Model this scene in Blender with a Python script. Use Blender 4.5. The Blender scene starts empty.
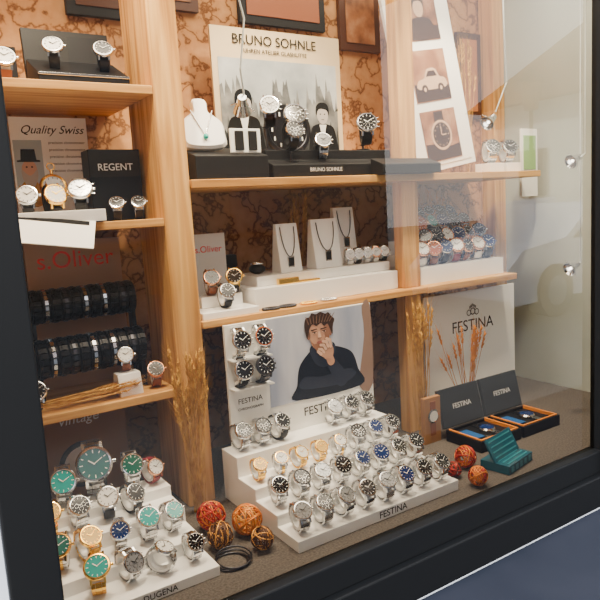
import bpy, math, random
from mathutils import Matrix, Vector
random.seed(7)
rad=math.radians
COL=bpy.context.scene.collection
# ---------------- materials ----------------
MATS={}
def mat(name,color=(.8,.8,.8),rough=.5,metal=0,emit=0,coat=0,alpha=1,trans=0,ior=1.45,spec=None):
    if name in MATS: return MATS[name]
    m=bpy.data.materials.new(name); m.use_nodes=True
    nt=m.node_tree; b=nt.nodes['Principled BSDF']
    b.inputs['Base Color'].default_value=(*color,1)
    b.inputs['Roughness'].default_value=rough
    b.inputs['Metallic'].default_value=metal
    b.inputs['IOR'].default_value=ior
    if spec is not None: b.inputs['Specular IOR Level'].default_value=spec
    if coat: b.inputs['Coat Weight'].default_value=coat; b.inputs['Coat Roughness'].default_value=.05
    if trans: b.inputs['Transmission Weight'].default_value=trans
    if emit:
        b.inputs['Emission Color'].default_value=(*color,1); b.inputs['Emission Strength'].default_value=emit
    MATS[name]=m; return m
def ramp_mat(name,tex,stops,scale=(1,1,1),rough=.6,bump=0,tscale=5,detail=6,dist=0,coord='Object',metal=0,rot=(0,0,0),spec=None):
    if name in MATS: return MATS[name]
    m=bpy.data.materials.new(name); m.use_nodes=True
    nt=m.node_tree; N=nt.nodes; Lk=nt.links; b=N['Principled BSDF']
    if spec is not None: b.inputs['Specular IOR Level'].default_value=spec
    tc=N.new('ShaderNodeTexCoord'); mp=N.new('ShaderNodeMapping'); mp.inputs['Scale'].default_value=scale; mp.inputs['Rotation'].default_value=rot
    Lk.new(tc.outputs[coord],mp.inputs['Vector'])
    if tex=='noise':
        t=N.new('ShaderNodeTexNoise'); t.inputs['Scale'].default_value=tscale; t.inputs['Detail'].default_value=detail; t.inputs['Distortion'].default_value=dist; out=t.outputs['Fac']
    elif tex=='crack':
        t=N.new('ShaderNodeTexVoronoi'); t.feature='DISTANCE_TO_EDGE'; t.inputs['Scale'].default_value=tscale
        n=N.new('ShaderNodeTexNoise'); n.inputs['Scale'].default_value=tscale*1.3; n.inputs['Detail'].default_value=6
        mx=N.new('ShaderNodeMixRGB'); mx.inputs[0].default_value=.3
        Lk.new(mp.outputs[0],n.inputs['Vector']); Lk.new(mp.outputs[0],mx.inputs[1]); Lk.new(n.outputs['Color'],mx.inputs[2]); Lk.new(mx.outputs[0],t.inputs['Vector'])
        out=t.outputs['Distance']
    if tex!='crack': Lk.new(mp.outputs[0],t.inputs['Vector'])
    cr=N.new('ShaderNodeValToRGB'); el=cr.color_ramp.elements
    el[0].position=stops[0][0]; el[0].color=(*stops[0][1],1); el[1].position=stops[-1][0]; el[1].color=(*stops[-1][1],1)
    for p,c in stops[1:-1]:
        e=el.new(p); e.color=(*c,1)
    Lk.new(out,cr.inputs[0]); Lk.new(cr.outputs[0],b.inputs['Base Color'])
    b.inputs['Roughness'].default_value=rough; b.inputs['Metallic'].default_value=metal
    if bump:
        bp=N.new('ShaderNodeBump'); bp.inputs['Strength'].default_value=bump; bp.inputs['Distance'].default_value=.002
        Lk.new(out,bp.inputs['Height']); Lk.new(bp.outputs[0],b.inputs['Normal'])
    MATS[name]=m; return m
woodc=[(.25,(.34,.145,.028)),(.42,(.56,.275,.07)),(.6,(.72,.41,.13)),(.8,(.83,.52,.20))]
WV=ramp_mat('wood_vertical','noise',woodc,scale=(16,16,.8),tscale=3,detail=9,dist=1.0,rough=.6,bump=.3,spec=.25)
WH=ramp_mat('wood_horizontal','noise',woodc,scale=(.8,16,16),tscale=3,detail=9,dist=1.0,rough=.55,bump=.3,spec=.25)
WALL=ramp_mat('patterned_wallpaper','crack',[(.0,(.15,.06,.02)),(.03,(.25,.11,.038)),(.08,(.46,.23,.09)),(.4,(.55,.30,.13))],tscale=10,rough=.9,spec=.1)
FAB=ramp_mat('grey_fabric','noise',[(.3,(.05,.042,.036)),(.7,(.13,.11,.095))],scale=(60,60,60),tscale=4,rough=.95,bump=.4)
PALE=ramp_mat('pale_plaster','noise',[(.3,(.36,.41,.38)),(.7,(.48,.52,.48))],tscale=3,rough=.8)
EXT=ramp_mat('exterior_render','noise',[(.3,(.42,.46,.55)),(.7,(.50,.55,.64))],tscale=30,rough=.9,bump=.3)
WHITE=mat('white_acrylic',(.95,.95,.94),.25)
WPAPER=mat('white_card',(.92,.92,.89),.6)
BLACK=mat('black_satin',(.006,.006,.007),.5,spec=.3)
FRAME=mat('black_aluminium',(.0035,.004,.005),.55,spec=.2)
SILL=ramp_mat('slate_blue_sill','noise',[(.3,(.010,.013,.022)),(.7,(.016,.019,.030))],tscale=4,rough=.75,spec=.12)
STEEL=mat('steel',(.66,.67,.69),.16,1); DSTEEL=mat('dark_steel',(.07,.07,.08),.3,1)
GOLD=mat('gold',(.98,.60,.12),.2,1); ROSE=mat('rose_gold',(.82,.42,.24),.22,1)
LBLK=mat('black_leather',(.009,.008,.008),.5,spec=.3); LBRN=mat('brown_leather',(.22,.065,.018),.5); LWHT=mat('white_leather',(.85,.82,.78),.45); LRED=mat('burgundy_leather',(.22,.012,.02),.45)
D={'k':mat('dial_black',(.006,.006,.008),.15,coat=.3),'w':mat('dial_white',(.80,.80,.78),.2,coat=.4),'b':mat('dial_blue',(.006,.025,.13),.12,coat=.3),
   'g':mat('dial_green',(.004,.10,.07),.12,coat=.3),'c':mat('dial_champagne',(.75,.48,.13),.2,coat=.4),'t':mat('dial_teal',(.01,.33,.32),.15,coat=.3),'s':mat('dial_silver',(.35,.36,.38),.2,.5,coat=.3),'r':mat('dial_bronze',(.45,.10,.02),.2,coat=.3)}
INK=mat('black_ink',(.012,.012,.012),.8,spec=.1); RINK=mat('red_ink',(.9,.02,.012),.6); GINK=mat('silver_ink',(.7,.7,.7),.5)
WHEAT=ramp_mat('dry_wheat','noise',[(.3,(.44,.21,.035)),(.7,(.78,.46,.11))],tscale=60,rough=.8,spec=.1)
OWHEAT=ramp_mat('orange_wheat','noise',[(.3,(.50,.16,.01)),(.7,(.76,.32,.04))],tscale=60,rough=.8,spec=.1)
# ---------------- mesh builder ----------------
class MB:
    def __init__(s): s.v=[]; s.f=[]; s.m=[]; s.sm=[]
    def add(s,vs,fs,m=0,M=None,smooth=False):
        o=len(s.v)
        for v in vs:
            v=Vector(v); s.v.append(M@v if M else v)
        for f in fs: s.f.append([o+i for i in f]); s.m.append(m); s.sm.append(smooth)
    def box(s,c,d,m=0,M=None,R=None):
        x,y,z=d[0]/2,d[1]/2,d[2]/2
        vs=[Vector(p) for p in [(-x,-y,-z),(x,-y,-z),(x,y,-z),(-x,y,-z),(-x,-y,z),(x,-y,z),(x,y,z),(-x,y,z)]]
        if R: vs=[R@v for v in vs]
        vs=[v+Vector(c) for v in vs]
        s.add(vs,[(0,3,2,1),(4,5,6,7),(0,1,5,4),(1,2,6,5),(2,3,7,6),(3,0,4,7)],m,M)
    def bb(s,x0,x1,y0,y1,z0,z1,m=0):
        s.box(((x0+x1)/2,(y0+y1)/2,(z0+z1)/2),(x1-x0,y1-y0,z1-z0),m)
    def lathe(s,prof,seg=24,m=0,M=None,ms=None,smooth=True,sy=1):
        for k in range(len(prof)-1):
            (r0,z0),(r1,z1)=prof[k],prof[k+1]; mm=ms[k] if ms else m
            vs=[];fs=[]
            for i in range(seg):
                a=2*math.pi*i/seg; c,n=math.cos(a),math.sin(a)
                vs+= [(r0*c,r0*n*sy,z0),(r1*c,r1*n*sy,z1)]
            for i in range(seg):
                j=(i+1)%seg; fs.append((2*i,2*j,2*j+1,2*i+1))
            if r0<1e-6: fs=[(0,f[2],f[3]) for f in fs]
            elif r1<1e-6: fs=[(f[0],f[1],1) for f in fs]
            s.add(vs,fs,mm,M,smooth)
    def cyl(s,p0,p1,r0,r1=None,seg=10,m=0,M=None,caps=True,smooth=True):
        r1=r0 if r1 is None else r1
        p0=Vector(p0);p1=Vector(p1);d=p1-p0;L=d.length
        if L<1e-7:return
        Q=d.to_track_quat('Z','Y').to_matrix().to_4x4(); Q.translation=p0
        if M: Q=M@Q
        pr=[(r0,0),(r1,L)]
        if caps: pr=[(0,0)]+pr+[(0,L)]
        s.lathe(pr,seg,m,Q,smooth=smooth)
    def tube(s,pts,r,seg=6,m=0,M=None,rs=None):
        for i in range(len(pts)-1):
            a=rs[i] if rs else r; b=rs[i+1] if rs else r
            s.cyl(pts[i],pts[i+1],a,b,seg,m,M,caps=True)
    def sphere(s,c,r,seg=16,m=0,sc=(1,1,1),M=None):
        n=max(6,seg//2)
        T=Matrix.Translation(Vector(c))@Matrix.Diagonal((sc[0],sc[1],sc[2],1))
        if M: T=M@T
        s.lathe([(r*math.sin(math.pi*i/n) if 0<i<n else 0,-r*math.cos(math.pi*i/n)) for i in range(n+1)],seg,m,T)
    def torus(s,R,r,seg=32,ts=5,m=0,M=None,sy=1):
        vs=[];fs=[]
        for i in range(seg):
            a=2*math.pi*i/seg
            for j in range(ts):
                b=2*math.pi*j/ts; q=R+r*math.cos(b)
                vs.append((q*math.cos(a),q*math.sin(a)*sy,r*math.sin(b)))
        for i in range(seg):
            for j in range(ts):
                fs.append((i*ts+j,((i+1)%seg)*ts+j,((i+1)%seg)*ts+(j+1)%ts,i*ts+(j+1)%ts))
        s.add(vs,fs,m,M,True)
    def profx(s,pts,x0,x1,m=0):
        n=len(pts)
        vs=[(x0,p[0],p[1]) for p in pts]+[(x1,p[0],p[1]) for p in pts]
        fs=[tuple(range(n)),tuple(reversed(range(n,2*n)))]
        fs+=[(i,i+n,(i+1)%n+n,(i+1)%n) for i in range(n)]
        s.add(vs,fs,m)
    def mesh(s,name,mats):
        me=bpy.data.meshes.new(name); me.from_pydata([tuple(v) for v in s.v],[],s.f); 
        for m in mats: me.materials.append(m)
        me.polygons.foreach_set('material_index',s.m); me.polygons.foreach_set('use_smooth',s.sm)
        me.update(); return me
    def obj(s,name,mats,loc=(0,0,0),bevel=0,parent=None,rot=None):
        o=bpy.data.objects.new(name,s.mesh(name,mats if isinstance(mats,(list,tuple)) else [mats])); COL.objects.link(o); o.location=loc
        if rot: o.rotation_euler=rot
        if bevel:
            b=o.modifiers.new('bevel','BEVEL'); b.width=bevel; b.segments=2; b.limit_method='ANGLE'
        if parent: par(o,parent)
        return o
def par(o,p):
    o.parent=p; o.matrix_parent_inverse=p.matrix_basis.inverted()
def box(name,x0,x1,y0,y1,z0,z1,m,bevel=0,parent=None):
    b=MB(); b.bb(x0,x1,y0,y1,z0,z1); return b.obj(name,m,bevel=bevel,parent=parent)
def text(s,loc,size,m,parent,name='lettering',rot=(rad(90),0,0),align='CENTER',shear=0):
    c=bpy.data.curves.new(name,'FONT'); c.body=s; c.size=size; c.align_x=align; c.align_y='CENTER'; c.extrude=.0002; c.shear=shear
    c.materials.append(m); o=bpy.data.objects.new(name,c); COL.objects.link(o); o.location=loc; o.rotation_euler=rot
    par(o,parent); return o
def ell(cx,cy,rx,ry,n=28,rot=0):
    c,s=math.cos(rot),math.sin(rot)
    return [(cx+rx*math.cos(t)*c-ry*math.sin(t)*s,cy+rx*math.cos(t)*s+ry*math.sin(t)*c) for t in [2*math.pi*i/n for i in range(n)]]
def caps(x0,y0,x1,y1,r0,r1,n=8):
    a=math.atan2(y1-y0,x1-x0); P=[]
    for i in range(n+1):
        t=a+math.pi/2+math.pi*i/n; P.append((x0+r0*math.cos(t),y0+r0*math.sin(t)))
    for i in range(n+1):
        t=a-math.pi/2+math.pi*i/n; P.append((x1+r1*math.cos(t),y1+r1*math.sin(t)))
    return P
def smooth(pts,n=5):
    out=[];N=len(pts)
    for i in range(N):
        p0,p1,p2,p3=[Vector(pts[(i+j)%N]).to_2d() for j in (-1,0,1,2)]
        for k in range(n):
            t=k/n; q=.5*((2*p1)+(p2-p0)*t+(2*p0-5*p1+4*p2-p3)*t*t+(3*p1-p0-3*p2+p3)*t**3); out.append((q.x,q.y))
    return out
def flat(b,pts,m,y): b.add([(p[0],y,p[1]) for p in pts],[tuple(range(len(pts)))],m)
# ---------------- room shell ----------------
box('floor',.06,1.76,-.0,.63,-.06,0,FAB)
box('wall_back',.06,1.76,.61,.65,0,1.40,WALL)
box('wall_left',.04,.075,.005,.61,0,1.40,WALL)
box('wall_right',1.74,1.79,.0,.61,0,1.40,PALE)
box('ceiling',.04,1.79,.0,.65,1.40,1.44,PALE)
box('wall_exterior_left',-1.5,.076,-.035,.10,-.85,1.9,EXT)
box('wall_exterior_right',1.85,3.5,-.035,.10,-.85,1.9,EXT)
box('wall_exterior_below',.076,1.85,-.03,.10,-.85,-.13,EXT)
b=MB(); b.bb(.076,.138,-.05,-.0,-.13,1.46)
b.bb(.138,1.86,-.045,-.0,-.13,-.055); b.bb(.138,1.80,-.03,0,-.055,-.001); b.bb(.138,1.86,-.05,0,1.36,1.46); b.bb(1.352,1.40,-.045,0,-.055,1.36); b.bb(1.82,1.86,-.05,0,-.055,1.36)
b.obj('window_frame',FRAME,bevel=.003)
box('window_sill',.076,2.2,-.60,-.045,-.17,-.13,SILL,bevel=.004)
g=bpy.data.materials.new('window_glass'); g.use_nodes=True; nt=g.node_tree; nt.nodes.clear()
o_=nt.nodes.new('ShaderNodeOutputMaterial'); mx=nt.nodes.new('ShaderNodeMixShader'); tr=nt.nodes.new('ShaderNodeBsdfTransparent'); gl=nt.nodes.new('ShaderNodeBsdfGlossy'); fr=nt.nodes.new('ShaderNodeFresnel')
gl.inputs['Roughness'].default_value=.0; fr.inputs['IOR'].default_value=1.75; tr.inputs[0].default_value=(.98,.99,.98,1)
nt.links.new(fr.outputs[0],mx.inputs[0]); nt.links.new(tr.outputs[0],mx.inputs[1]); nt.links.new(gl.outputs[0],mx.inputs[2]); nt.links.new(mx.outputs[0],o_.inputs[0])
b=MB(); b.add([(.137,-.012,-.002),(1.353,-.012,-.002),(1.353,-.012,1.365),(.137,-.012,1.365)],[(0,1,2,3)]); b.add([(1.399,-.012,-.002),(1.83,-.012,-.002),(1.83,-.012,1.365),(1.399,-.012,1.365)],[(0,1,2,3)]); b.obj('window_1',g)
box('wooden_post',.465,.525,.33,.48,0,1.40,WV,bevel=.003)
b=MB(); b.bb(1.10,1.155,.35,.385,0,.3675); b.bb(1.10,1.155,.35,.385,.3855,.6545); b.bb(1.10,1.155,.35,.385,.6725,1.40); b.obj('wooden_post',WV,bevel=.002)
box('wooden_post',1.685,1.738,.55,.608,0,1.40,WV,bevel=.003)
for z in (.257,.60,.85): box('wooden_shelf',.077,.464,.33,.609,z-.016,z,WH,bevel=.0015)
box('wooden_shelf',.526,1.152,.325,.609,.37,.385,WH,bevel=.0015)
box('wooden_shelf',1.156,1.505,.325,.609,.368,.385,WH,bevel=.0015)
box('wooden_shelf',.526,1.615,.325,.609,.655,.672,WH,bevel=.0015)
# ---------------- watches ----------------
WC={}
def watch_mesh(case,dial,band,style='link',chrono=False,center=None,bez=None,cush=None):
    key=(case.name,dial,band.name,style,chrono,center.name if center else 0,bez.name if bez else 0,cush.name if cush else 0)
    if key in WC: return WC[key]
    mk=GOLD if dial in 'wcs' and case is GOLD else (INK if dial in 'wcs' else WPAPER)
    mats=[case,D[dial],mk,band,center or band,cush or WHITE,bez or case,DSTEEL if dial!='k' else STEEL]
    b=MB()
    b.lathe([(0,-.005),(.017,-.005),(.0195,-.003),(.0202,.001),(.0197,.0032),(.0184,.0046),(.0168,.0048),(.0166,.0034),(0,.0034)],30,ms=[0,0,0,0,0,6,0,1])
    for k in range(12):
        a=k*math.pi/6; R=Matrix.Rotation(-a,3,'Z'); L=.0036 if k%3==0 else .0026
        b.box(R@Vector((0,.0138,.0038)),(.0010,L,.0005),2,R=R)
    for a,L,w in ((-52,.0085,.0013),(58,.0118,.0009)):
        R=Matrix.Rotation(rad(-a),3,'Z'); b.box(R@Vector((0,L/2-.001,.0045)),(w,L,.0004),2,R=R)
    if chrono:
        for x,y in ((-.0065,0),(.0065,0),(0,-.0067)):
            b.lathe([(.0040,.0035),(.0038,.0040),(.0034,.0040),(.0034,.0037),(0,.0037)],14,ms=[7,7,7,1],M=Matrix.Translation((x,y,0)))
        for y in (-.0085,.0085):
            b.cyl((.018,y,0),(.0225,y*1.12,0),.0012,seg=8)
    b.cyl((.0195,0,0),(.0235,0,0),.0024,seg=10)
    for sx in (-1,1):
        for sy in (-1,1):
            b.box((sx*.0098,sy*.0195,-.0035),(.0032,.009,.0045),0,R=Matrix.Rotation(-sy*.55,3,'X'))
    AY,AZ,CZ=.0285,.0255,-.0260
    def ep(th): return Vector((0,AY*math.sin(th),CZ+AZ*math.cos(th)))
    t0,t1=rad(46),rad(314)
    if style=='link':
        n=18
        for i in range(n):
            th=t0+(t1-t0)*(i+.5)/n; p=ep(th); q=ep(th+.02)-ep(th-.02); ang=math.atan2(q.z,q.y); R=Matrix.Rotation(ang,3,'X')
            w=.0215-.004*min(i,n-1-i)/(n/2); L=.0062
            b.box(p,(w*.40,L*1.02,.0034),4,R=R)
            for sx in (-1,1): b.box(p+Vector((sx*w*.355,0,0)),(w*.27,L*.93,.0028),3,R=R)
    else:
        n=26; vs=[];fs=[]
        for i in range(n+1):
            th=t0+(t1-t0)*i/n; p=ep(th); nn=(p-Vector((0,0,CZ))).normalized(); w=.0102-.002*min(i,n-i)/(n/2)
            for sx,k in ((-1,-.001),(-1,.0008),(-.7,.0016),(.7,.0016),(1,.0008),(1,-.001)): vs.append(p+Vector((sx*w,0,0))+nn*k)
        for i in range(n):
            for j in range(6): fs.append((i*6+j,i*6+(j+1)%6,(i+1)*6+(j+1)%6,(i+1)*6+j))
        b.add(vs,fs,3,smooth=True)
    M=Matrix.Translation((0,0,CZ))@Matrix.Rotation(rad(90),4,'Y')
    b.lathe([(.017,-.0085),(.0222,-.0085),(.0222,.0085),(.017,.0085)],22,5,M=M,sy=1.08)
    me=b.mesh('wristwatch',mats); WC[key]=me; return me
def W(x,y,z,v,tilt=45,yaw=0,sc=1.0,roll=0):
    """x,y = dial centre; z = surface the strap rests on"""
    me=watch_mesh(**v)
    R=Matrix.Rotation(rad(yaw),4,'Z')@Matrix.Rotation(rad(tilt),4,'X')@Matrix.Rotation(rad(roll),4,'Z')@Matrix.Scale(sc,4)
    mz=min((R@vv.co).z for vv in me.vertices)
    R.translation=(x,y,z-mz+.0002)
    o=bpy.data.objects.new('wristwatch',me); COL.objects.link(o); o.matrix_world=R; return o
def V(case,dial,band=None,style='link',chrono=False,**k): return dict(case=case,dial=dial,band=band or case,style=style,chrono=chrono,**k)
vS=V(STEEL,'w'); vSk=V(STEEL,'k',chrono=True); vSb=V(STEEL,'b',chrono=True); vSs=V(STEEL,'s',chrono=True); vSkb=V(STEEL,'k',chrono=True,bez=BLACK); vSbb=V(STEEL,'b',bez=D['b'])
vSg=V(STEEL,'g'); vG=V(GOLD,'c'); vGw=V(GOLD,'w'); vTT=V(STEEL,'w',center=GOLD,bez=GOLD); vTTg=V(GOLD,'g',STEEL,center=GOLD); vLk=V(STEEL,'k',LBLK,'strap'); vLw=V(STEEL,'w',LBLK,'strap'); vLb=V(STEEL,'w',LBRN,'strap')
vRw=V(ROSE,'w',LWHT,'strap'); vRb=V(ROSE,'k',LBRN,'strap'); vWw=V(STEEL,'w',LWHT,'strap'); vGk=V(GOLD,'k',LBLK,'strap'); vRed=V(ROSE,'w',LRED,'strap'); vKk=V(DSTEEL,'k',chrono=True); vT=V(STEEL,'t'); vTG=V(GOLD,'t'); vRr=V(ROSE,'r',LBRN,'strap',cush=BLACK); vLbk=V(STEEL,'b',LBRN,'strap',chrono=True,cush=BLACK,bez=D['b']); vOr=V(STEEL,'k',chrono=True,bez=D['r'])
# ---------------- main stepped tray ----------------
b=MB(); b.profx([(.035,0),(.035,.022),(.105,.022),(.105,.044),(.185,.044),(.185,.067),(.255,.067),(.255,.11),(.325,.11),(.325,0)],.545,.945)
tray=b.obj('watch_display_tray',WHITE,bevel=.0012)
b=MB(); b.bb(.566,.952,.312,.320,.1105,.372); b.bb(.568,.662,.285,.312,.298,.301);b.bb(.568,.662,.285,.312,.236,.239)
sign=b.obj('watch_advertising_panel',WPAPER)
text('FESTINA',(.765,.0345,.011),.019,INK,tray); text('FESTINA',(.80,.3115,.146),.028,INK,sign); text('FESTINA',(.615,.3115,.205),.016,INK,sign); text('CHRONOGRAPH',(.615,.3115,.188),.008,INK,sign)
for i,vv in enumerate([vSk,vOr,vLk,vKk]):
    W((.590,.641)[i%2],.283,(.3013,.2393)[i//2],vv,tilt=72,sc=1.08)
row4=[vSs,vSk,vSs,vSk,vSs,vSb,vSk,vSk]; row3=[vSk,vSkb,vSs,vSkb,vSb,vSbb,vSk,vSkb]; row2=[vG,vTT,vGw,vG,vTT,vSkb,vSb,vSk]
for i in range(8):
    W(.568+i*.0496,.052,.022,row4[i],tilt=44+random.uniform(-5,5),yaw=random.uniform(-8,8),sc=.92)
    W(.570+i*.0496,.130,.044,row3[i],tilt=44+random.uniform(-5,5),yaw=random.uniform(-8,8),sc=.92)
    W(.572+i*.0496,.208,.067,row2[i],tilt=44+random.uniform(-5,5),yaw=random.uniform(-8,8),sc=.76 if i<5 else .92)
for x,vv in ((.575,vSk),(.622,vSkb),(.669,vLk),(.81,vSs),(.857,vSk),(.902,vSk)): W(x,.276,.11,vv,tilt=48,yaw=random.uniform(-8,8),sc=.95)
def poly(pts,m,k,P,ox,oz,y0,name='print_layer'):
    b=MB(); b.add([(ox+p[0],y0-.00035*k,oz+p[1]) for p in pts],[tuple(range(len(pts)))]); return b.obj(name,m,parent=P)
BG=ramp_mat('photo_backdrop','noise',[(.35,(.36,.41,.56)),(.65,(.66,.68,.77))],tscale=4,scale=(3,1,.6),rough=.35)
NAVY=mat('print_navy',(.006,.008,.018),.5,spec=.2);NAVY2=mat('print_navy_light',(.022,.027,.048),.5,spec=.2);SK=mat('print_skin',(.60,.32,.20),.5);SK2=mat('print_skin_shade',(.34,.15,.08),.5);SK3=mat('print_skin_light',(.80,.51,.36),.5);HAIR=mat('print_hair',(.045,.020,.010),.5,spec=.2);HAIR2=mat('print_hair_light',(.18,.09,.045),.5);LIP=mat('print_lip',(.40,.12,.09),.5);BGWARM=mat('print_warm',(.30,.19,.14),.5)
ox,oz,y0=.664,.176,.3115
pp=lambda pts,m,k:poly(pts,m,k,sign,ox,oz,y0)
pp([(0,0),(.288,0),(.288,.194),(0,.194)],BG,1)
pp(smooth([(.245,.0),(.287,0),(.287,.19),(.262,.19),(.266,.12)],3),BGWARM,2)  # warm brown right side of the printed backdrop
pp(smooth([(.066,.002),(.07,.035),(.078,.075),(.10,.10),(.122,.112),(.16,.112),(.195,.104),(.228,.085),(.243,.045),(.25,.002)]),NAVY,3)
pp(smooth([(.118,.113),(.125,.09),(.15,.082),(.165,.095),(.163,.118),(.14,.13)]),SK2,4)
pp(smooth([(.108,.108),(.116,.12),(.128,.105),(.15,.088),(.17,.105),(.172,.12),(.18,.105),(.165,.07),(.14,.066),(.12,.08)]),NAVY2,5)
pp(smooth([(.109,.15),(.112,.128),(.122,.112),(.136,.105),(.15,.110),(.161,.125),(.166,.148),(.162,.17),(.138,.18),(.114,.172)]),SK,6)
pp(ell(.107,.144,.005,.010),SK2,6); pp(ell(.168,.144,.004,.009),SK2,5.5)
pp(smooth([(.150,.172),(.163,.165),(.166,.146),(.160,.124),(.148,.110),(.145,.12),(.152,.135),(.15,.155)]),SK2,7)
pp(smooth([(.113,.13),(.122,.112),(.136,.105),(.15,.110),(.161,.127),(.152,.121),(.138,.126),(.122,.122)]),SK2,7.5)
pp(smooth([(.102,.138),(.097,.165),(.101,.183),(.112,.186),(.118,.1935),(.130,.190),(.142,.1938),(.155,.188),(.164,.190),(.172,.180),(.180,.172),(.175,.158),(.173,.138),(.166,.152),(.160,.164),(.150,.160),(.142,.168),(.130,.163),(.119,.168),(.110,.158),(.107,.146)]),HAIR,8)
for a in range(9): pp(caps(.108+a*.0072,.170,.102+a*.0098,.187,.0014,.0007,4),HAIR2,9)
for sx in (.123,.149):
    pp(caps(sx-.008,.1545,sx+.007,.156,.0016,.001,4),HAIR,9); pp(ell(sx,.1485,.0055,.0022,12),SK3,9); pp(ell(sx+.0005,.1485,.0024,.0022,10),HAIR,10); pp(caps(sx-.0055,.150,sx+.0055,.1505,.0008,.0006,4),HAIR,11)
pp([(.134,.150),(.1375,.150),(.141,.136),(.136,.133),(.131,.136)],SK3,9); pp(caps(.132,.1345,.141,.1345,.0011,.0011,4),SK2,10)
pp(smooth([(.127,.1255),(.136,.128),(.146,.1255),(.137,.122)]),LIP,9)
pp(smooth([(.075,.03),(.12,.02),(.2,.018),(.235,.035),(.21,.05),(.14,.045),(.09,.052)]),NAVY2,10)
pp(caps(.192,.03,.163,.076,.019,.013),NAVY2,11)
pp(caps(.164,.076,.158,.09,.010,.010),SK,12)
pp(smooth([(.147,.084),(.165,.082),(.172,.098),(.168,.114),(.153,.117),(.143,.104)]),SK,13)
for (x0_,z0_,x1_,z1_,x2_,z2_,r_) in ((.165,.110,.163,.126,.153,.131,.0042),(.158,.111,.153,.124,.143,.126,.0042),(.151,.107,.145,.117,.136,.1185,.004),(.146,.099,.139,.108,.131,.110,.0036)):
    pp(caps(x0_,z0_,x1_,z1_,r_,r_*.95),SK2,14); pp(caps(x0_-.0006,z0_+.0006,x1_-.0006,z1_+.0006,r_*.85,r_*.8),SK3,15); pp(caps(x1_,z1_,x2_,z2_,r_*.9,r_*.75),SK3,16)
pp(caps(.150,.090,.136,.098,.005,.004),SK,16); pp(caps(.136,.098,.128,.105,.004,.0034),SK3,17)
# ---------------- left stepped tray ----------------
b=MB(); b.profx([(.062,0),(.062,.018),(.13,.018),(.13,.042),(.20,.042),(.20,.07),(.265,.07),(.265,.09),(.325,.09),(.325,0)],.139,.405)
tl=b.obj('watch_display_tray',WHITE,bevel=.0012); text('DUGENA',(.30,.061,.009),.014,INK,tl)
for x,y,z,vv,t,yw,s in ((.215,.098,.018,vTG,40,-15,1.05),(.272,.098,.018,vSs,62,15,.9),(.325,.098,.018,vS,22,50,.85),(.378,.095,.018,vSk,50,5,.8),
  (.175,.165,.042,vTTg,45,-20,1),(.225,.165,.042,vG,40,15,.95),(.275,.17,.042,vSb,55,-10,.85),(.325,.165,.042,vT,45,0,1),(.373,.17,.042,vT,45,10,.9),
  (.178,.235,.07,vG,45,-10,1),(.228,.235,.07,vSk,48,8,.95),(.277,.235,.07,vLw,50,-12,1),(.325,.23,.07,vLk,50,15,.9),
  (.165,.30,.09,vSk,52,0,1),(.345,.30,.09,vSg,60,-5,1.1),(.385,.285,.09,vRed,60,15,.85)):
    W(x,y,z,vv,t,yw,s)
W(.275,.30,.09,vSg,65,-10,1.65); W(.217,.295,.09,vT,60,-15,1.2)
b=MB(); b.bb(.20,.40,.50,.506,0,.215); vp=b.obj('vintage_poster',mat('brown_card',(.30,.16,.08),.6)); text('vintage',(.30,.499,.19),.03,WPAPER,vp,shear=.2)
b=MB(); b.lathe([(.05,0),(.05,.003),(.04,.004),(0,.004)],40,ms=[0,0,1],M=Matrix.Translation((.30,.499,.09))@Matrix.Rotation(rad(90),4,'X')); b.obj('printed_watch',[DSTEEL,D['w']],parent=vp)
def ball(x,y,r,c1,c2,n=24):
    b=MB()
    for i in range(n):
        q=Matrix.Rotation(random.uniform(0,6.28),4,'X')@Matrix.Rotation(random.uniform(0,6.28),4,'Y')
        off=random.uniform(-.5,.5)*r; rr=math.sqrt(r*r*random.uniform(.84,.97)-off*off)-.0014
        b.torus(rr,random.uniform(.0009,.0014),36,6,0 if i%3 else 1,q@Matrix.Translation((0,0,off)))
    b.obj('rattan_ball',[c1,c2],loc=(x,y,r+.0003))
RR=mat('rattan_red',(.42,.025,.008),.4,.35);RO=mat('rattan_orange',(.72,.22,.02),.4,.35);RT=mat('rattan_tan',(.75,.36,.07),.4,.3);RD=mat('rattan_dark',(.10,.04,.015),.4,.3)
ball(.462,.215,.029,RR,RO,28); ball(.508,.155,.030,RO,RT,28); ball(.445,.140,.026,RD,RT); ball(.502,.088,.022,RD,RT)
ball(.984,.085,.018,RR,RD,20); ball(1.042,.105,.026,RR,RO); ball(.990,.022,.022,RO,RR)
b=MB()
for i in range(3): b.torus(.029+.001*i,.0016,36,6,0,Matrix.Translation((.003*i,0,.002+i*.0035))@Matrix.Rotation(.06*i,4,'X'))
b.obj('bangle_bracelet',[DSTEEL],loc=(.436,.085,.0005))
def wheat(name,base,tops,m,awn=.035,spread=.012,earL=.045):
    b=MB(); B=Vector(base)
    for tp in tops:
        T=Vector(tp); s=B+Vector((random.uniform(-spread,spread),random.uniform(-spread,spread)*.6,0))
        mid=(s+T)/2+Vector((random.uniform(-.006,.006),random.uniform(-.006,.006),0)); d=(T-mid).normalized()
        b.tube([s,mid,T],.0009,4)
        side=d.cross(Vector((0,1,.1))).normalized(); s2=d.cross(side)
        for k in range(9):
            c=T+d*(earL*k/9); a=k*2.1
            q=side*math.cos(a)+s2*math.sin(a)
            b.cyl(c,c+d*.008+q*.0035,.0026,.0009,5)
            if awn: b.cyl(c+d*.006+q*.003,c+d*awn+q*.014,.0003,.0001,3,caps=False)
        b.cyl(T,T+d*earL,.0024,.0009,5)
    b.obj(name,[m])
wheat('wheat_bundle',(.478,.305,0),[(.465+random.uniform(-.028,.03),.29+random.uniform(-.025,.02),.18+random.uniform(0,.12)) for _ in range(46)],WHEAT)
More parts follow.
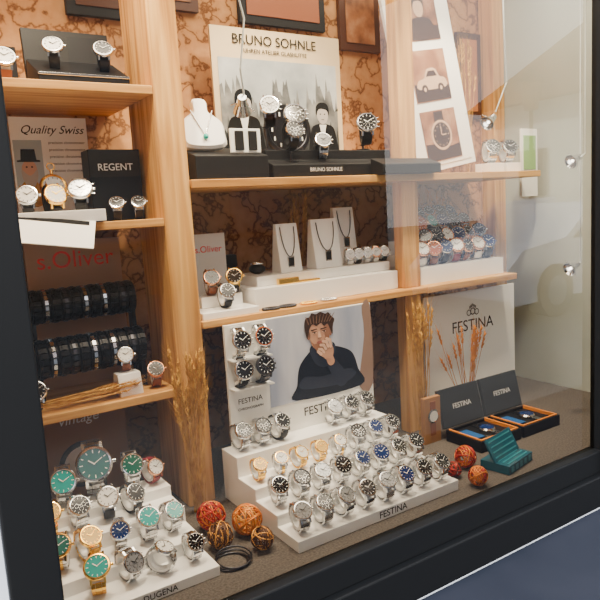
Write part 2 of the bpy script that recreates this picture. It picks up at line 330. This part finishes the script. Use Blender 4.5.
wheat('wheat_bundle',(1.115,.315,0),[(1.105+random.uniform(-.03,.025),.30+random.uniform(-.02,.025),.22+random.uniform(0,.09)) for _ in range(30)],WHEAT)
wheat('wheat_bundle',(1.30,.33,0),[(1.18+random.uniform(0,.13),.30+random.uniform(-.02,.02),.15+random.uniform(0,.09)) for _ in range(20)],OWHEAT,spread=.006)
wheat('wheat_bundle',(1.54,.53,.672),[(1.53+random.uniform(-.03,.035),.53+random.uniform(-.02,.02),.92+random.uniform(0,.12)) for _ in range(20)],WHEAT,spread=.006)
wheat('wheat_bundle',(1.40,.55,.385),[(1.38+random.uniform(-.05,.05),.55+random.uniform(-.02,.02),.53+random.uniform(0,.06)) for _ in range(22)],OWHEAT,spread=.006)
wheat('wheat_bundle',(.92,.56,.385),[(.92+random.uniform(-.03,.03),.56+random.uniform(-.02,.02),.53+random.uniform(0,.07)) for _ in range(16)],WHEAT,spread=.006)
b=MB()
for k in range(26):
    x=.24+random.uniform(-.05,.02);y=.36+random.uniform(-.015,.015);z=.263+random.uniform(0,.014)
    a=random.uniform(-.25,.25); p=Vector((x,y,z)); d=Vector((math.cos(a),math.sin(a)*.4,.05)).normalized(); q=p+d*.11
    b.cyl(p,q,.0008,seg=4)
    for j in range(8):
        c=q+d*(.03*j/8); e=Vector((0,math.cos(j*2.1),math.sin(j*2.1))); b.cyl(c,c+d*.007+e*.003,.0018,.0006,4); b.cyl(c,c+d*.025+e*.008,.0003,.0001,3,caps=False)
b.obj('wheat_bundle',[WHEAT])
# ---------------- right floor items ----------------
box_sign=box('brand_sign_board',1.197,1.565,.385,.392,0,.345,WPAPER)
text('FESTINA',(1.385,.3845,.245),.046,INK,box_sign)
b=MB(); Mx=Matrix.Translation((1.385,.3843,.285))@Matrix.Rotation(rad(90),4,'X'); b.torus(.009,.0014,20,4,0,Mx)
for k in range(7): b.box((1.385+(k-3)*.004,.3843,.297+.002*(3-abs(k-3))),(.0018,.0008,.008))
for sx in (-1,1): b.torus(.008,.0012,16,4,0,Matrix.Translation((1.385+sx*.016,.3843,.282))@Matrix.Rotation(rad(90),4,'X'))
b.obj('crest_emblem',[INK],parent=box_sign)
ORG=mat('orange_lining',(.80,.26,.02),.6); BLUEC=mat('blue_warranty_card',(.02,.10,.30),.4)
for x0 in (1.13,1.285):
    b=MB(); w=.145; y0b,y1b=.135,.250
    b.bb(x0,x0+w,y0b,y1b,0,.006,0)
    for (a0,a1,c0,c1) in ((x0,x0+w,y0b,y0b+.005),(x0,x0+w,y1b-.005,y1b),(x0,x0+.005,y0b+.005,y1b-.005),(x0+w-.005,x0+w,y0b+.005,y1b-.005)): b.bb(a0,a1,c0,c1,.006,.028,0)
    b.bb(x0+.005,x0+w-.005,y0b+.005,y0b+.009,.006,.031,1); b.bb(x0+.005,x0+.009,y0b+.009,y1b-.005,.006,.031,1); b.bb(x0+w-.009,x0+w-.005,y0b+.009,y1b-.005,.006,.031,1)
    b.bb(x0+.009,x0+w-.009,y0b+.009,y1b-.006,.006,.022,0)
    b.box((x0+w/2,y1b+.020,.075),(w,.010,.098),0,R=Matrix.Rotation(rad(-14),3,'X'))
    b.box((x0+.028,.192,.0255),(.030,.060,.003),2)
    b.cyl((x0+.03,y1b,.026),(x0+w-.03,y1b,.026),.003,seg=8)
    bo=b.obj('open_watch_box',[BLACK,ORG,BLUEC],bevel=.0006)
    text('FESTINA',(x0+w/2,y1b+.0125,.078),.018,GINK,bo,rot=(rad(76),0,0))
    c=MB()
    c.lathe([(0,0),(.02,0),(.021,.006),(.018,.010),(.015,.010),(.015,.008),(0,.008)],28,ms=[0,0,0,2,0,1],M=Matrix.Translation((x0+w/2+.012,.192,.0225)))
    for k in range(5):
        for sy in (-1,1): c.box((x0+w/2+.012,.192+sy*(.0235+k*.0052),.0255),(.019-.0005*k,.0047,.004),0)
    c.obj('wristwatch',[STEEL,D['b'],D['b']])
b=MB(); b.bb(1.07,1.125,.262,.275,0,.118,0); b.lathe([(.018,0),(.018,.003),(.014,.004),(0,.004)],24,ms=[1,1,2],M=Matrix.Translation((1.0975,.262,.07))@Matrix.Rotation(rad(90),4,'X')); b.bb(1.089,1.106,.2595,.262,.02,.108,3); b.obj('small_watch_box',[mat('walnut',(.34,.16,.05),.5),STEEL,D['w'],LBRN],bevel=.0008)
TEAL=mat('teal_board',(.008,.09,.14),.25,coat=.4); TEAL2=mat('teal_light',(.03,.24,.30),.3)
b=MB(); b.bb(-.055,.055,-.035,.035,0,.020,0)
R=Matrix.Rotation(rad(62),3,'X')
b.box((0,.012,.043),(.112,.052,.005),0,R=R)
for k in range(4): b.box(Vector((0,.012,.043))+R@Vector((0,-.018+k*.012,.003)),(.096,.003,.0012),1,R=R)
for k in range(5): b.bb(-.046+k*.02,-.034+k*.02,-.0358,-.035,.004,.016,1)
for k in range(3): b.bb(-.045,.045,-.028+k*.012,-.024+k*.012,.0201,.0212,1)
b.obj('teal_display_box',[TEAL,TEAL2],loc=(1.125,.058,.0005),rot=(0,0,rad(12)),bevel=.0008)
# ---------------- lower mid shelf ----------------
Z=.385
b=MB(); b.bb(.675,1.095,.37,.52,Z,.432); b.bb(.70,1.095,.40,.52,.432,.455); b.obj('white_display_plinth',WHITE,bevel=.0015)
for x0,x1,y0_,h in ((.775,.835,.42,.57),(.875,.955,.42,.575),(.98,1.045,.47,.60)):
    b=MB(); b.profx([(y0_-.005,.4552),(y0_+.012,h),(y0_+.022,h),(y0_+.04,.4552)],x0,x1)
    js=b.obj('necklace_display_stand',WHITE,bevel=.0015)
    c=MB(); xm=(x0+x1)/2; pts=[]
    for k in range(13):
        t=k/12*math.pi; zz=h-.008-.07*math.sin(t); yy=y0_-.005+.017*(zz-.4552)/(h-.4552)-.0018
        pts.append((xm-(x1-x0)*.32*math.cos(t),yy,zz))
    c.tube(pts,.0012,6); px=pts[6]; c.box((px[0],px[1]-.001,px[2]-.012),(.018,.003,.026),1); c.box((px[0],px[1]-.003,px[2]-.012),(.013,.002,.020),2)
    c.obj('pendant_necklace',[DSTEEL,STEEL,BLACK],parent=js)
for i,vv in enumerate([vWw,vLw,vWw,vRw,vLw]): W(.972+i*.028,.405,.4552,vv,tilt=70,yaw=-20,sc=.7)
b=MB(); b.bb(.60,.69,.53,.534,Z,.557); sc_=b.obj('brand_card',WPAPER); text('s.Oliver',(.645,.5295,.52),.022,RINK,sc_)
b=MB(); b.bb(.532,.665,.335,.45,Z,.400); b.bb(.56,.66,.40,.45,.400,.425); b.obj('white_display_plinth',WHITE,bevel=.0015)
W(.588,.40,.425,vRb,60,-12,.95); W(.640,.395,.425,V(GOLD,'k',LBLK,'strap'),65,-20,.95); W(.60,.352,.400,vLk,60,-5,.9)
b=MB(); b.bb(.56,.585,.47,.50,Z,.52); b.bb(.695,.73,.55,.58,Z,.50); b.obj('jewellery_gift_box',[BLACK],bevel=.001)
b=MB(); b.sphere((0,0,.012),.02,20,0,(1,1,.6)); b.torus(.014,.003,24,6,1,Matrix.Translation((0,0,.025))); b.obj('ring_cushion',[LBLK,STEEL],loc=(.735,.46,.4554))
for k,(x,y,m_) in enumerate(((.70,.345,DSTEEL),(.745,.348,DSTEEL),(.80,.345,GOLD),(.86,.35,STEEL))):
    b=MB()
    for i in range(26):
        a=2*math.pi*i/26; b.sphere((.020*math.cos(a),.012*math.sin(a),.0028),.0030,8,0)
    b.obj('beaded_bracelet',[m_],loc=(x,y,Z+.0003))
b=MB(); b.bb(.745,.80,.378,.392,.4325,.447); b.bb(.80,.86,.378,.395,.4325,.438); b.obj('gold_tie_clip_display',[GOLD],bevel=.002)
# right lower shelf : rounded stepped stand
b=MB(); b.profx([(.365,Z),(.365,.430),(.51,.430),(.51,Z)],1.17,1.495,0)
for (x0,x1,ya,z0,z1) in ((1.18,1.49,.407,.4302,.462),(1.195,1.485,.445,.4622,.498),(1.225,1.475,.485,.4982,.528)):
    arc=smooth([(x0,.51),(x0+.01,ya+.012),(x0+.05,ya),(x1-.05,ya),(x1-.01,ya+.012),(x1,.51)],3); n=len(arc)
    b.add([(p[0],min(p[1],.51),z0) for p in arc]+[(p[0],min(p[1],.51),z1) for p in arc],[tuple(reversed(range(n))),tuple(range(n,2*n))]+[(i,(i+1)%n,(i+1)%n+n,i+n) for i in range(n)],0)
b.obj('watch_display_tray',[WHITE])
vLkb=V(STEEL,'k',LBLK,'strap',cush=BLACK,bez=BLACK); vRbb=V(ROSE,'k',LBRN,'strap',cush=BLACK); vBl=V(STEEL,'b',LBLK,'strap',cush=BLACK,bez=D['b']); vOk=V(STEEL,'k',LBLK,'strap',cush=BLACK,bez=D['r']); vRwb=V(ROSE,'w',LWHT,'strap',cush=BLACK); vTb=V(STEEL,'t',LBLK,'strap',cush=BLACK)
rs=[[vRwb,vRr,vBl,vRed,vRbb,vRwb,vBl],[vLkb,vOk,vKk,vRwb,vLbk,vRbb,vLkb],[vLkb,vRr,vTb,vLbk,vLkb,vOk],[vOk,vLkb,vRbb,vKk,vBl]]
for r_,(yy,zz) in enumerate(((.384,.430),(.424,.462),(.462,.498),(.500,.528))):
    for i,vv in enumerate(rs[r_]): W(1.196+i*.043+(0,.006,.028,.055)[r_],yy,zz,vv,tilt=58+random.uniform(-10,10),yaw=random.uniform(-35,5),sc=1.1 if r_<3 else 1)
# ---------------- upper mid shelf ----------------
Z=.6725
b=MB(); b.profx([(.34,Z),(.34,.720),(.43,.745),(.43,Z)],.545,.715); b.obj('black_display_base',BLACK,bevel=.0015)
b=MB(); b.profx([(.345,Z),(.345,.700),(.375,.712),(.375,.735),(.47,.742),(.47,Z)],.728,1.09); bb_=b.obj('black_display_base',BLACK,bevel=.0015)
b=MB(); b.profx([(.30,Z),(.30,.695),(.345,.712),(.345,Z)],1.0,1.19);bq=b.obj('black_display_base',BLACK,bevel=.0015)
text('BRUNO SOHNLE',(.87,.3445,.688),.012,GINK,bb_)
out=smooth([(-.040,0),(.040,0),(.047,.03),(.044,.055),(.028,.070),(.016,.080),(.014,.105),(-.014,.105),(-.016,.080),(-.028,.070),(-.044,.055),(-.047,.03)],4)
b=MB(); n=len(out)
b.add([(p[0],-.006,p[1]) for p in out]+[(p[0],.006,p[1]) for p in out]+[(p[0]*.88,-.012,.05+(p[1]-.05)*.9) for p in out],[tuple(reversed(range(n,2*n))),tuple(range(2*n,3*n))]+[(i,i+n,(i+1)%n+n,(i+1)%n) for i in range(n)]+[(i,(i+1)%n,(i+1)%n+2*n,i+2*n) for i in range(n)],0,smooth=False)
b.cyl((0,.006,.07),(0,.045,.0),.003,seg=8,m=0)
ch=[]
for k in range(15):
    t=k/14; s_=1-abs(2*t-1); ch.append((-.024+.048*t,-.0135,.078-.055*s_))
b.tube(ch,.0014,6,1); b.sphere((0,-.016,.020),.006,10,2)
b.obj('necklace_bust',[WHITE,STEEL,mat('turquoise_stone',(.02,.4,.35),.2)],loc=(.590,.385,.739),rot=(rad(-16),0,rad(-6)))
b=MB(); b.box((0,0,.026),(.072,.006,.050),0); b.box((-.016,-.004,.026),(.02,.004,.04),1); b.box((.016,-.004,.026),(.02,.004,.04),1); b.obj('strap_sample_card',[WPAPER,LBLK],loc=(.668,.352,.7255),bevel=.001)
def stand(x,y,z0,z1):
    b=MB(); b.lathe([(0,0),(.018,0),(.018,.003),(.003,.005),(.003,z1-z0-.003),(.011,z1-z0),(0,z1-z0)],16); b.obj('watch_stand',[DSTEEL],loc=(x,y,z0))
vBc=V(STEEL,'k',LBLK,'strap',chrono=True,bez=DSTEEL,cush=BLACK); vBw=V(STEEL,'w',LBLK,'strap',chrono=True,cush=BLACK); vSb2=V(STEEL,'s',chrono=True,cush=BLACK)
for x,y,z0,z1,vv,t,yw,s in ((.762,.40,.737,.79,vBw,68,-25,1.15),(.838,.415,.738,.765,vBc,65,-20,1.35),(.795,.355,.707,.735,vBc,68,-10,1.05),(.875,.36,.708,.712,vSb2,60,-20,1.0),(1.04,.40,.738,.752,vBc,68,-30,1.3)):
    stand(x,y+.02,z0,z1); W(x,y,z1,vv,t,yw,s)
PT=mat('poster_tan',(.74,.58,.36),.5)
PSK=ramp_mat('poster_sky','noise',[(.35,(.20,.23,.25)),(.65,(.60,.63,.64))],tscale=6,rough=.5); PM=ramp_mat('poster_forest','noise',[(.35,(.012,.014,.016)),(.65,(.10,.11,.11))],tscale=22,detail=10,rough=.5); PM2=ramp_mat('poster_rock','noise',[(.35,(.06,.065,.07)),(.65,(.42,.42,.40))],tscale=14,detail=10,rough=.5)
b=MB(); b.bb(.69,1.06,.527,.535,.6725,1.035,0); flat(b,[(.705,.70),(1.045,.70),(1.045,.965),(.705,.965)],1,.5262)
tre=[(.705,.70),(.705,.90)]
for k in range(34):
    x=.708+k*.01; h_=.885+.025*math.sin(k*.5)+.02*math.sin(k*1.9); tre+=[(x+.003,h_+.022*(k%3==0)),(x+.008,h_-.012)]
tre+=[(1.045,.86),(1.045,.70)]
flat(b,tre,3,.5256)
tre=[(.705,.70),(.705,.79)]
for k in range(34):
    x=.708+k*.01; tre+=[(x+.003,.80+.02*math.sin(k*.7)+.02*(k%2)),(x+.008,.79+.015*math.sin(k*1.3))]
tre+=[(1.045,.78),(1.045,.70)]
flat(b,tre,2,.5253)
# two printed people left and right of the printed watch
for px_,s_ in ((.765,1.25),(.995,1.1)):
    T=lambda pts:[(px_+p[0]*s_,.70+p[1]*s_) for p in pts]
    flat(b,T(smooth([(-.040,0),(-.036,.085),(-.018,.105),(.018,.105),(.036,.085),(.040,0)],4)),7,.5250)
    flat(b,T([(-.010,.105),(0,.06),(.010,.105)]),6,.5248)
    flat(b,T(ell(0,.128,.016,.022,20)),8,.5246); flat(b,T(smooth([(-.018,.125),(-.018,.146),(-.006,.155),(.010,.154),(.018,.144),(.018,.125),(.012,.138),(-.010,.140)],3)),7,.5244)
    for e in (-.006,.006): flat(b,T(ell(e,.129,.0022,.0016,8)),7,.5242)
    flat(b,T([(-.005,.117),(.005,.117),(.003,.1155),(-.003,.1155)]),7,.5242)
b.lathe([(.070,0),(.067,.004),(.058,.004),(.056,.002),(0,.002)],40,ms=[4,4,4,5],M=Matrix.Translation((.885,.5240,.80))@Matrix.Rotation(rad(90),4,'X'),sy=.9)
for k in range(12):
    a=k*math.pi/6; b.box((.885+.047*math.sin(a),.5208,.80+.043*math.cos(a)),(.004,.001,.010),6)
b.box((.885,.5206,.815),(.003,.001,.035),6); b.box((.900,.5206,.80),(.03,.001,.003),6)
ps=b.obj('watch_poster',[PT,PSK,PM,PM2,DSTEEL,D['k'],WPAPER,INK,mat('grey_print_skin',(.55,.50,.46),.5)]); text('BRUNO SOHNLE',(.865,.5245,1.008),.032,INK,ps); text('UHREN ATELIER GLASHUTTE',(.865,.5245,.983),.014,INK,ps)
box('poster_card',.98,1.09,.58,.585,.6725,.95,mat('cream',(.65,.58,.44),.6))
b=MB(); PB1=ramp_mat('sepia_ground','noise',[(.3,(.10,.035,.012)),(.5,(.30,.12,.045)),(.75,(.55,.32,.18))],tscale=18,rough=.4); PB2=mat('sepia_dark',(.04,.014,.007),.4); PB3=mat('sepia_pale',(.62,.42,.28),.4)
b.box((0,0,.27),(.245,.010,.54),0); b.box((0,-.006,.27),(.215,.003,.51),1)
for k in range(3):
    z=.095+k*.165; b.box((.0,-.0085,z),(.135,.002,.140),2)
    flat(b,[(-.066,z-.068),(.066,z-.068),(.066,z-.03),(.03,z-.035),(-.02,z-.022),(-.066,z-.02)],3,-.0098)
    if k==1:
        flat(b,smooth([(-.05,z-.035),(-.05,z-.012),(-.025,z-.005),(-.012,z+.018),(.02,z+.018),(.032,z-.004),(.052,z-.01),(.052,z-.035)],3),4,-.0101)
        flat(b,[(-.019,z-.002),(-.008,z+.013),(.016,z+.013),(.024,z-.002)],3,-.0104)
        for sx in (-.03,.032): flat(b,ell(sx,z-.036,.012,.013,16),3,-.0106); flat(b,ell(sx,z-.036,.005,.006,12),4,-.0108)
    elif k==0:
        flat(b,[(-.018,z-.066),(.018,z-.066),(.018,z+.066),(-.018,z+.066)],3,-.0101); flat(b,ell(0,z,.040,.042,30),4,-.0104); flat(b,ell(0,z,.033,.035,30),3,-.0107); flat(b,[(-.0015,z),(.0015,z),(.0015,z+.024),(-.0015,z+.024)],4,-.011); flat(b,[(0,z-.0015),(.018,z-.0015),(.018,z+.0015),(0,z+.0015)],4,-.011)
        for q in range(12): flat(b,ell(.027*math.sin(q*math.pi/6),z+.029*math.cos(q*math.pi/6),.002,.002,6),4,-.011)
    else:
        flat(b,smooth([(-.05,z-.064),(-.042,z-.02),(-.015,z-.008),(.015,z-.008),(.042,z-.02),(.05,z-.064)],3),3,-.0101); flat(b,ell(0,z+.018,.019,.026,20),4,-.0104); flat(b,smooth([(-.021,z+.018),(-.02,z+.045),(0,z+.052),(.02,z+.045),(.021,z+.018),(.012,z+.034),(-.012,z+.034)],3),3,-.0107)
fo=b.obj('picture_frame',[WHITE,WPAPER,PB1,PB2,PB3],loc=(1.375,.465,.692),rot=(rad(-4),rad(-9),0))
for x,vv in ((1.50,vSk),(1.575,vSk)):
    b=MB(); b.profx([(.385,Z),(.385,.70),(.44,.70),(.44,Z)],x-.03,x+.03); b.obj('white_display_plinth',WHITE,bevel=.001); W(x,.40,.70,vv,65,-25,1.15)
b=MB(); b.bb(1.625,1.70,.40,.405,.60,.80,0); b.bb(1.635,1.69,.398,.40,.68,.78,1); b.obj('green_picture_card',[WPAPER,mat('green_print',(.30,.50,.20),.5)])
def pic(x0,x1,z0,z1,mf,mi,w=.02):
    b=MB(); b.bb(x0,x1,.595,.609,z0,z1,0); b.bb(x0+w,x1-w,.592,.595,z0+w,z1-w,1); b.obj('wall_picture',[mf,mi],bevel=.001)
DF=mat('dark_wood_frame',(.07,.022,.008),.4)
pic(1.12,1.26,1.03,1.33,DF,PB1); pic(.81,1.07,1.07,1.36,BLACK,mat('red_brown_print',(.30,.09,.03),.5)); pic(.39,.53,1.045,1.33,BLACK,DF); pic(1.575,1.68,.86,1.12,DF,mat('orange_print',(.5,.18,.05),.5)); pic(.56,.70,1.08,1.34,DF,PB1)
# ---------------- left shelf items ----------------
b=MB()
b.profx([(.375,.85),(.375,.872),(.47,.915),(.47,.85)],.27,.437,0); b.box((.3535,.485,.915),(.167,.010,.125),0,R=Matrix.Rotation(rad(-8),3,'X')); b.bb(.2695,.4375,.373,.376,.868,.873,1); b.obj('open_watch_box',[BLACK,STEEL],bevel=.001)
vLwb=V(STEEL,'w',LBLK,'strap',cush=BLACK)
W(.305,.395,.884,vLwb,58,-12,.95); W(.397,.395,.884,V(STEEL,'k',LBLK,'strap',cush=BLACK),58,-12,.95); W(.215,.37,.85,vLb,60,0,1)
b=MB(); b.bb(.10,.25,.45,.46,.85,.93); b.obj('black_display_base',BLACK)
b=MB(); b.bb(.235,.385,.52,.524,.60,.815,0)
flat(b,[(.238,.64),(.292,.64),(.292,.77),(.238,.77)],1,.5196)
flat(b,smooth([(.240,.641),(.243,.675),(.255,.69),(.272,.69),(.283,.675),(.286,.641)],3),2,.5193)
flat(b,ell(.264,.712,.0145,.019,20),3,.519); flat(b,smooth([(.249,.712),(.2505,.692),(.264,.672),(.278,.692),(.279,.712),(.271,.704),(.264,.7),(.257,.704)],4),4,.5187)
flat(b,[(.242,.727),(.286,.727),(.286,.730),(.279,.731),(.277,.752),(.251,.752),(.249,.731),(.242,.730)],5,.5184)
for sx in (.259,.269): flat(b,ell(sx,.717,.002,.0018,8),5,.5181)
flat(b,[(.263,.716),(.2655,.716),(.267,.708),(.262,.708)],3,.518)
ce=b.obj('certificate_card',[WPAPER,mat('print_sky',(.38,.45,.48),.5),mat('print_gold_coat',(.45,.22,.03),.5),SK,mat('print_beard',(.42,.36,.31),.5),INK]); text('Quality Swiss',(.315,.5195,.79),.023,INK,ce,shear=.4)
for k in range(5): text('precision chronometer',(.342,.5195,.765-.014*k),.0078,INK,ce)
b=MB(); b.bb(.352,.455,.41,.46,.60,.74); rb=b.obj('black_gift_box',BLACK,bevel=.0015); text('REGENT',(.4035,.4095,.705),.019,GINK,rb)
b=MB(); b.box((0,0,.006),(.21,.12,.010),0); b.box((.0,-.058,.016),(.21,.004,.012),0); pc=b.obj('white_presentation_tray',[WHITE],loc=(.245,.352,.6005),rot=(0,0,rad(-12)),bevel=.001)
b=MB(); b.box((0,0,0),(.17,.002,.075),0); b.box((0,-.0015,.028),(.15,.001,.010),1); b.obj('price_list_card',[WPAPER,INK],loc=(.225,.272,.592),rot=(rad(-52),rad(9),rad(-16)))
for x,y,vv,t,yw,s in ((.225,.365,vLwb,60,-10,1.0),(.275,.37,V(GOLD,'w',LBLK,'strap',cush=BLACK),66,5,1.05),(.318,.362,V(STEEL,'s',LBLK,'strap',chrono=True,cush=BLACK),55,-15,1.15),(.185,.40,vLk,70,0,1.1)): W(x,y,.6115,vv,t,yw,s)
for x,y in ((.385,.365),(.43,.37)): W(x,y,.60,vLk,50,-15,.75)
b=MB(); M_=Matrix.Rotation(rad(78),4,'X'); b.lathe([(0,-.005),(.022,-.005),(.026,0),(.023,.005),(.020,.006),(.0195,.004),(0,.004)],30,ms=[0,0,0,0,0,1],M=M_); b.cyl(M_@Vector((0,.025,0)),M_@Vector((0,.034,0)),.003,seg=10); b.torus(.007,.0012,20,5,0,M_@Matrix.Translation((0,.040,0)))
for k in range(12):
    a=k*math.pi/6; b.box(M_@Vector((.0165*math.sin(a),.0165*math.cos(a),.0045)),(.0012,.001,.003),2)
b.cyl((0,.006,-.066),(0,.012,.0),.003,seg=8,m=3); b.lathe([(0,-.072),(.02,-.072),(.02,-.066),(0,-.066)],18,3)
b.obj('pocket_watch',[GOLD,D['w'],INK,DSTEEL],loc=(.290,.445,.6725))
b=MB(); b.bb(.235,.43,.52,.60,.257,.565); so=b.obj('brown_brand_box',mat('box_brown',(.50,.32,.20),.6)); text('s.Oliver',(.335,.5195,.525),.050,RINK,so)
def roll(x0,x1,y,z,r,n,zs):
    b=MB(); b.cyl((x0,y,z),(x1,y,z),r*.8,seg=24,m=0)
    for i in range(n):
        x=x0+(x1-x0)*(i+.5)/n; w=(x1-x0)/n*.84; mm=(1,2,1,3,1,2)[i%6]
        for k in range(20):
            a=2*math.pi*k/20; R=Matrix.Rotation(a,3,'X')
            b.box(Vector((x,y,z))+R@Vector((0,0,r*.92)),(w*.95,r*.27,.004),1,R=R); b.box(Vector((x,y,z))+R@Vector((0,0,r*.95)),(w*.4,r*.25,.005),mm,R=R)
    for xx in (x0+.004,x1-.004): b.bb(xx-.004,xx+.004,y-.012,y+.012,zs,z,0)
    b.obj('bracelet_display_roll',[BLACK,mat('black_steel',(.012,.012,.014),.35,.6),STEEL,DSTEEL])
roll(.222,.43,.465,.440,.034,11,.2575); roll(.215,.425,.415,.345,.038,11,.2575)
b=MB(); b.bb(.10,.21,.50,.56,.257,.50); b.obj('black_gift_box',BLACK)
W(.20,.36,.257,vLk,60,0,1); W(.432,.365,.257,vRb,55,-10,.9)
b=MB(); b.profx([(.35,.2572),(.36,.30),(.39,.30),(.40,.2572)],.352,.398); b.obj('white_display_plinth',WHITE,bevel=.001)
W(.375,.372,.30,vLb,62,-15,.85)
# ---------------- spot lamps and cables ----------------
BULB=mat('lamp_glow',(1,.9,.75),.3,emit=9)
def lamp(pts,head,d,name='halogen_spotlight'):
    b=MB(); b.tube(pts,.0018,8,0); H=Vector(head); d=Vector(d).normalized(); Q=d.to_track_quat('Z','Y').to_matrix().to_4x4(); Q.translation=H
    b.lathe([(0,-.02),(.008,-.02),(.010,-.005),(.018,.015),(.017,.015),(.008,-.002),(0,-.002)],20,ms=[1,1,1,1,1,1],M=Q); b.sphere((0,0,.008),.004,10,2,M=Q)
    for k in range(4): b.cyl((0,0,-.01),(.024*math.cos(k*1.57+.4),.024*math.sin(k*1.57+.4),.008),.0009,seg=5,m=1,M=Q)
    b.obj(name,[mat('cable_clear',(.6,.66,.66),.2),STEEL,BULB])
lamp([(1.30,.20,1.40),(1.31,.20,1.0),(1.33,.21,.88),(1.30,.22,.81)],(1.29,.23,.79),(-.8,-.1,-.5))
lamp([(.59,.20,1.40),(.575,.20,1.05),(.60,.20,.95),(.585,.20,.86),(.595,.21,.81)],(.595,.22,.80),(.3,.6,-.5))
lamp([(1.53,.13,1.40),(1.53,.13,.70),(1.51,.13,.69)],(1.50,.14,.685),(-.8,.1,-.3))
lamp([(1.54,.15,1.40),(1.54,.15,.42),(1.51,.14,.41)],(1.50,.145,.41),(-.8,.1,-.3))
def light(kind,name,loc,e,col,rot=(0,0,0),**k):
    l=bpy.data.lights.new(name,kind); l.energy=e; l.color=col
    for a,v_ in k.items(): setattr(l,a,v_)
    o=bpy.data.objects.new(name,l); COL.objects.link(o); o.location=loc; o.rotation_euler=rot; return o
light('AREA','ceiling_light',(.9,.25,1.385),20,(1,.84,.62),shape='RECTANGLE',size=1.5,size_y=.3)
for x in (.3,.8,1.35): 
    s=light('SPOT','shelf_spot',(x,.10,1.33),42,(1,.80,.54),spot_size=rad(75),spot_blend=.6,shadow_soft_size=.03); s.rotation_euler=(rad(25),0,0)
s=light('SUN','sun',(0,-3,4),11.5,(1,.95,.86),angle=rad(4)); s.rotation_euler=Vector((.38,.72,-.60)).to_track_quat('-Z','Y').to_euler()
# ---------------- street outside (seen as reflections) ----------------
ramp_mat('street_paving','noise',[(.3,(.09,.09,.09)),(.7,(.14,.14,.135))],tscale=2,rough=.9)
box('street_ground',-15,40,-30,-.60,-.95,-.85,MATS['street_paving'])
FAC=mat('facade_stone',(.17,.145,.12),.8); FAC2=mat('facade_white',(.92,.90,.84),.8); WG=mat('facade_window',(.05,.07,.09),.1); RF=mat('roof_tile',(.22,.09,.05),.8)
b=MB(); b.bb(-10,10.2,-15,-11,-.85,5.2,0); b.profx([(-15.4,5.2),(-10.6,5.2),(-13,7.2)],-10.3,10.5,2)
for k in range(6):
    for z in (.2,2.6):
        b.bb(-8.5+k*2.9,-7.3+k*2.9,-11.05,-10.96,z,z+1.2,1); b.bb(-8.6+k*2.9,-7.2+k*2.9,-11.0,-10.9,z-.1,z,2)
b.obj('street_building',[FAC,WG,RF])
b=MB(); b.bb(17,26,-14,-5,-.85,3.4,0); b.profx([(-14.4,3.4),(-4.6,3.4),(-9.5,5.4)],16.6,26.4,1)
for y in (-12.5,-10,-7.8): b.bb(16.95,17.01,y,y+1,.6,2.0,2)
b.obj('street_house',[FAC2,RF,WG])
b=MB(); b.cyl((0,0,0),(0,0,3.0),.05,.035,12,0); b.lathe([(0,3.0),(.12,3.0),(.20,3.46),(.24,3.49),(.12,3.66),(.03,3.74),(0,3.76)],6,ms=[0,1,0,0,0,0],smooth=False)
b.obj('street_lamp',[mat('lantern_iron',(.06,.03,.015),.5),mat('lantern_glass',(.30,.15,.05),.3)],loc=(10.2,-6.9,-.85))
b=MB(); cp=[(-2.1,.25),(-2.15,.6),(-1.9,.8),(-1.1,.9),(-.5,1.35),(.9,1.38),(1.6,.95),(2.1,.85),(2.15,.3)]
n=len(cp); vs=[(p[0],-.8,p[1]) for p in cp]+[(p[0],.8,p[1]) for p in cp]
b.add(vs,[tuple(range(n)),tuple(reversed(range(n,2*n)))]+[(i,(i+1)%n,(i+1)%n+n,i+n) for i in range(n)],0)
for sy in (-1,1):
    b.add([(-1.0,sy*.81,.92),(-.45,sy*.81,1.28),(.85,sy*.81,1.3),(1.4,sy*.81,.95)],[(0,1,2,3)],1)
    for x in (-1.35,1.35): b.cyl((x,sy*.62,.32),(x,sy*.84,.32),.32,seg=24,m=2); b.cyl((x,sy*.84,.32),(x,sy*.85,.32),.18,seg=16,m=3)
b.obj('car',[mat('car_paint',(.9,.92,.95),.25,.1,coat=1),WG,mat('tyre',(.02,.02,.02),.8),STEEL],loc=(8,-4.7,-.85),bevel=.04)
w=bpy.data.worlds.new('world'); bpy.context.scene.world=w; w.use_nodes=True; nt=w.node_tree
bg=nt.nodes['Background']; tc=nt.nodes.new('ShaderNodeTexCoord'); sp=nt.nodes.new('ShaderNodeSeparateXYZ'); cr=nt.nodes.new('ShaderNodeValToRGB')
nt.links.new(tc.outputs['Generated'],sp.inputs[0]); nt.links.new(sp.outputs['Z'],cr.inputs[0]); nt.links.new(cr.outputs[0],bg.inputs[0])
cr.color_ramp.elements[0].color=(1,.98,.95,1); cr.color_ramp.elements[1].color=(.66,.78,1,1); bg.inputs[1].default_value=3.0
# ---------------- camera ----------------
F=Vector((.5336,.8343,-.1392)).normalized();R=Vector((.8365,-.5448,-.0592)).normalized();U=R.cross(F)
cam=bpy.data.cameras.new('camera');co=bpy.data.objects.new('camera',cam);COL.objects.link(co)
M=Matrix((R,U,-F)).transposed().to_4x4();M.translation=Vector((0,-.87,.6));co.matrix_world=M
cam.lens=38.4;cam.sensor_width=36;cam.clip_start=.02;bpy.context.scene.camera=co
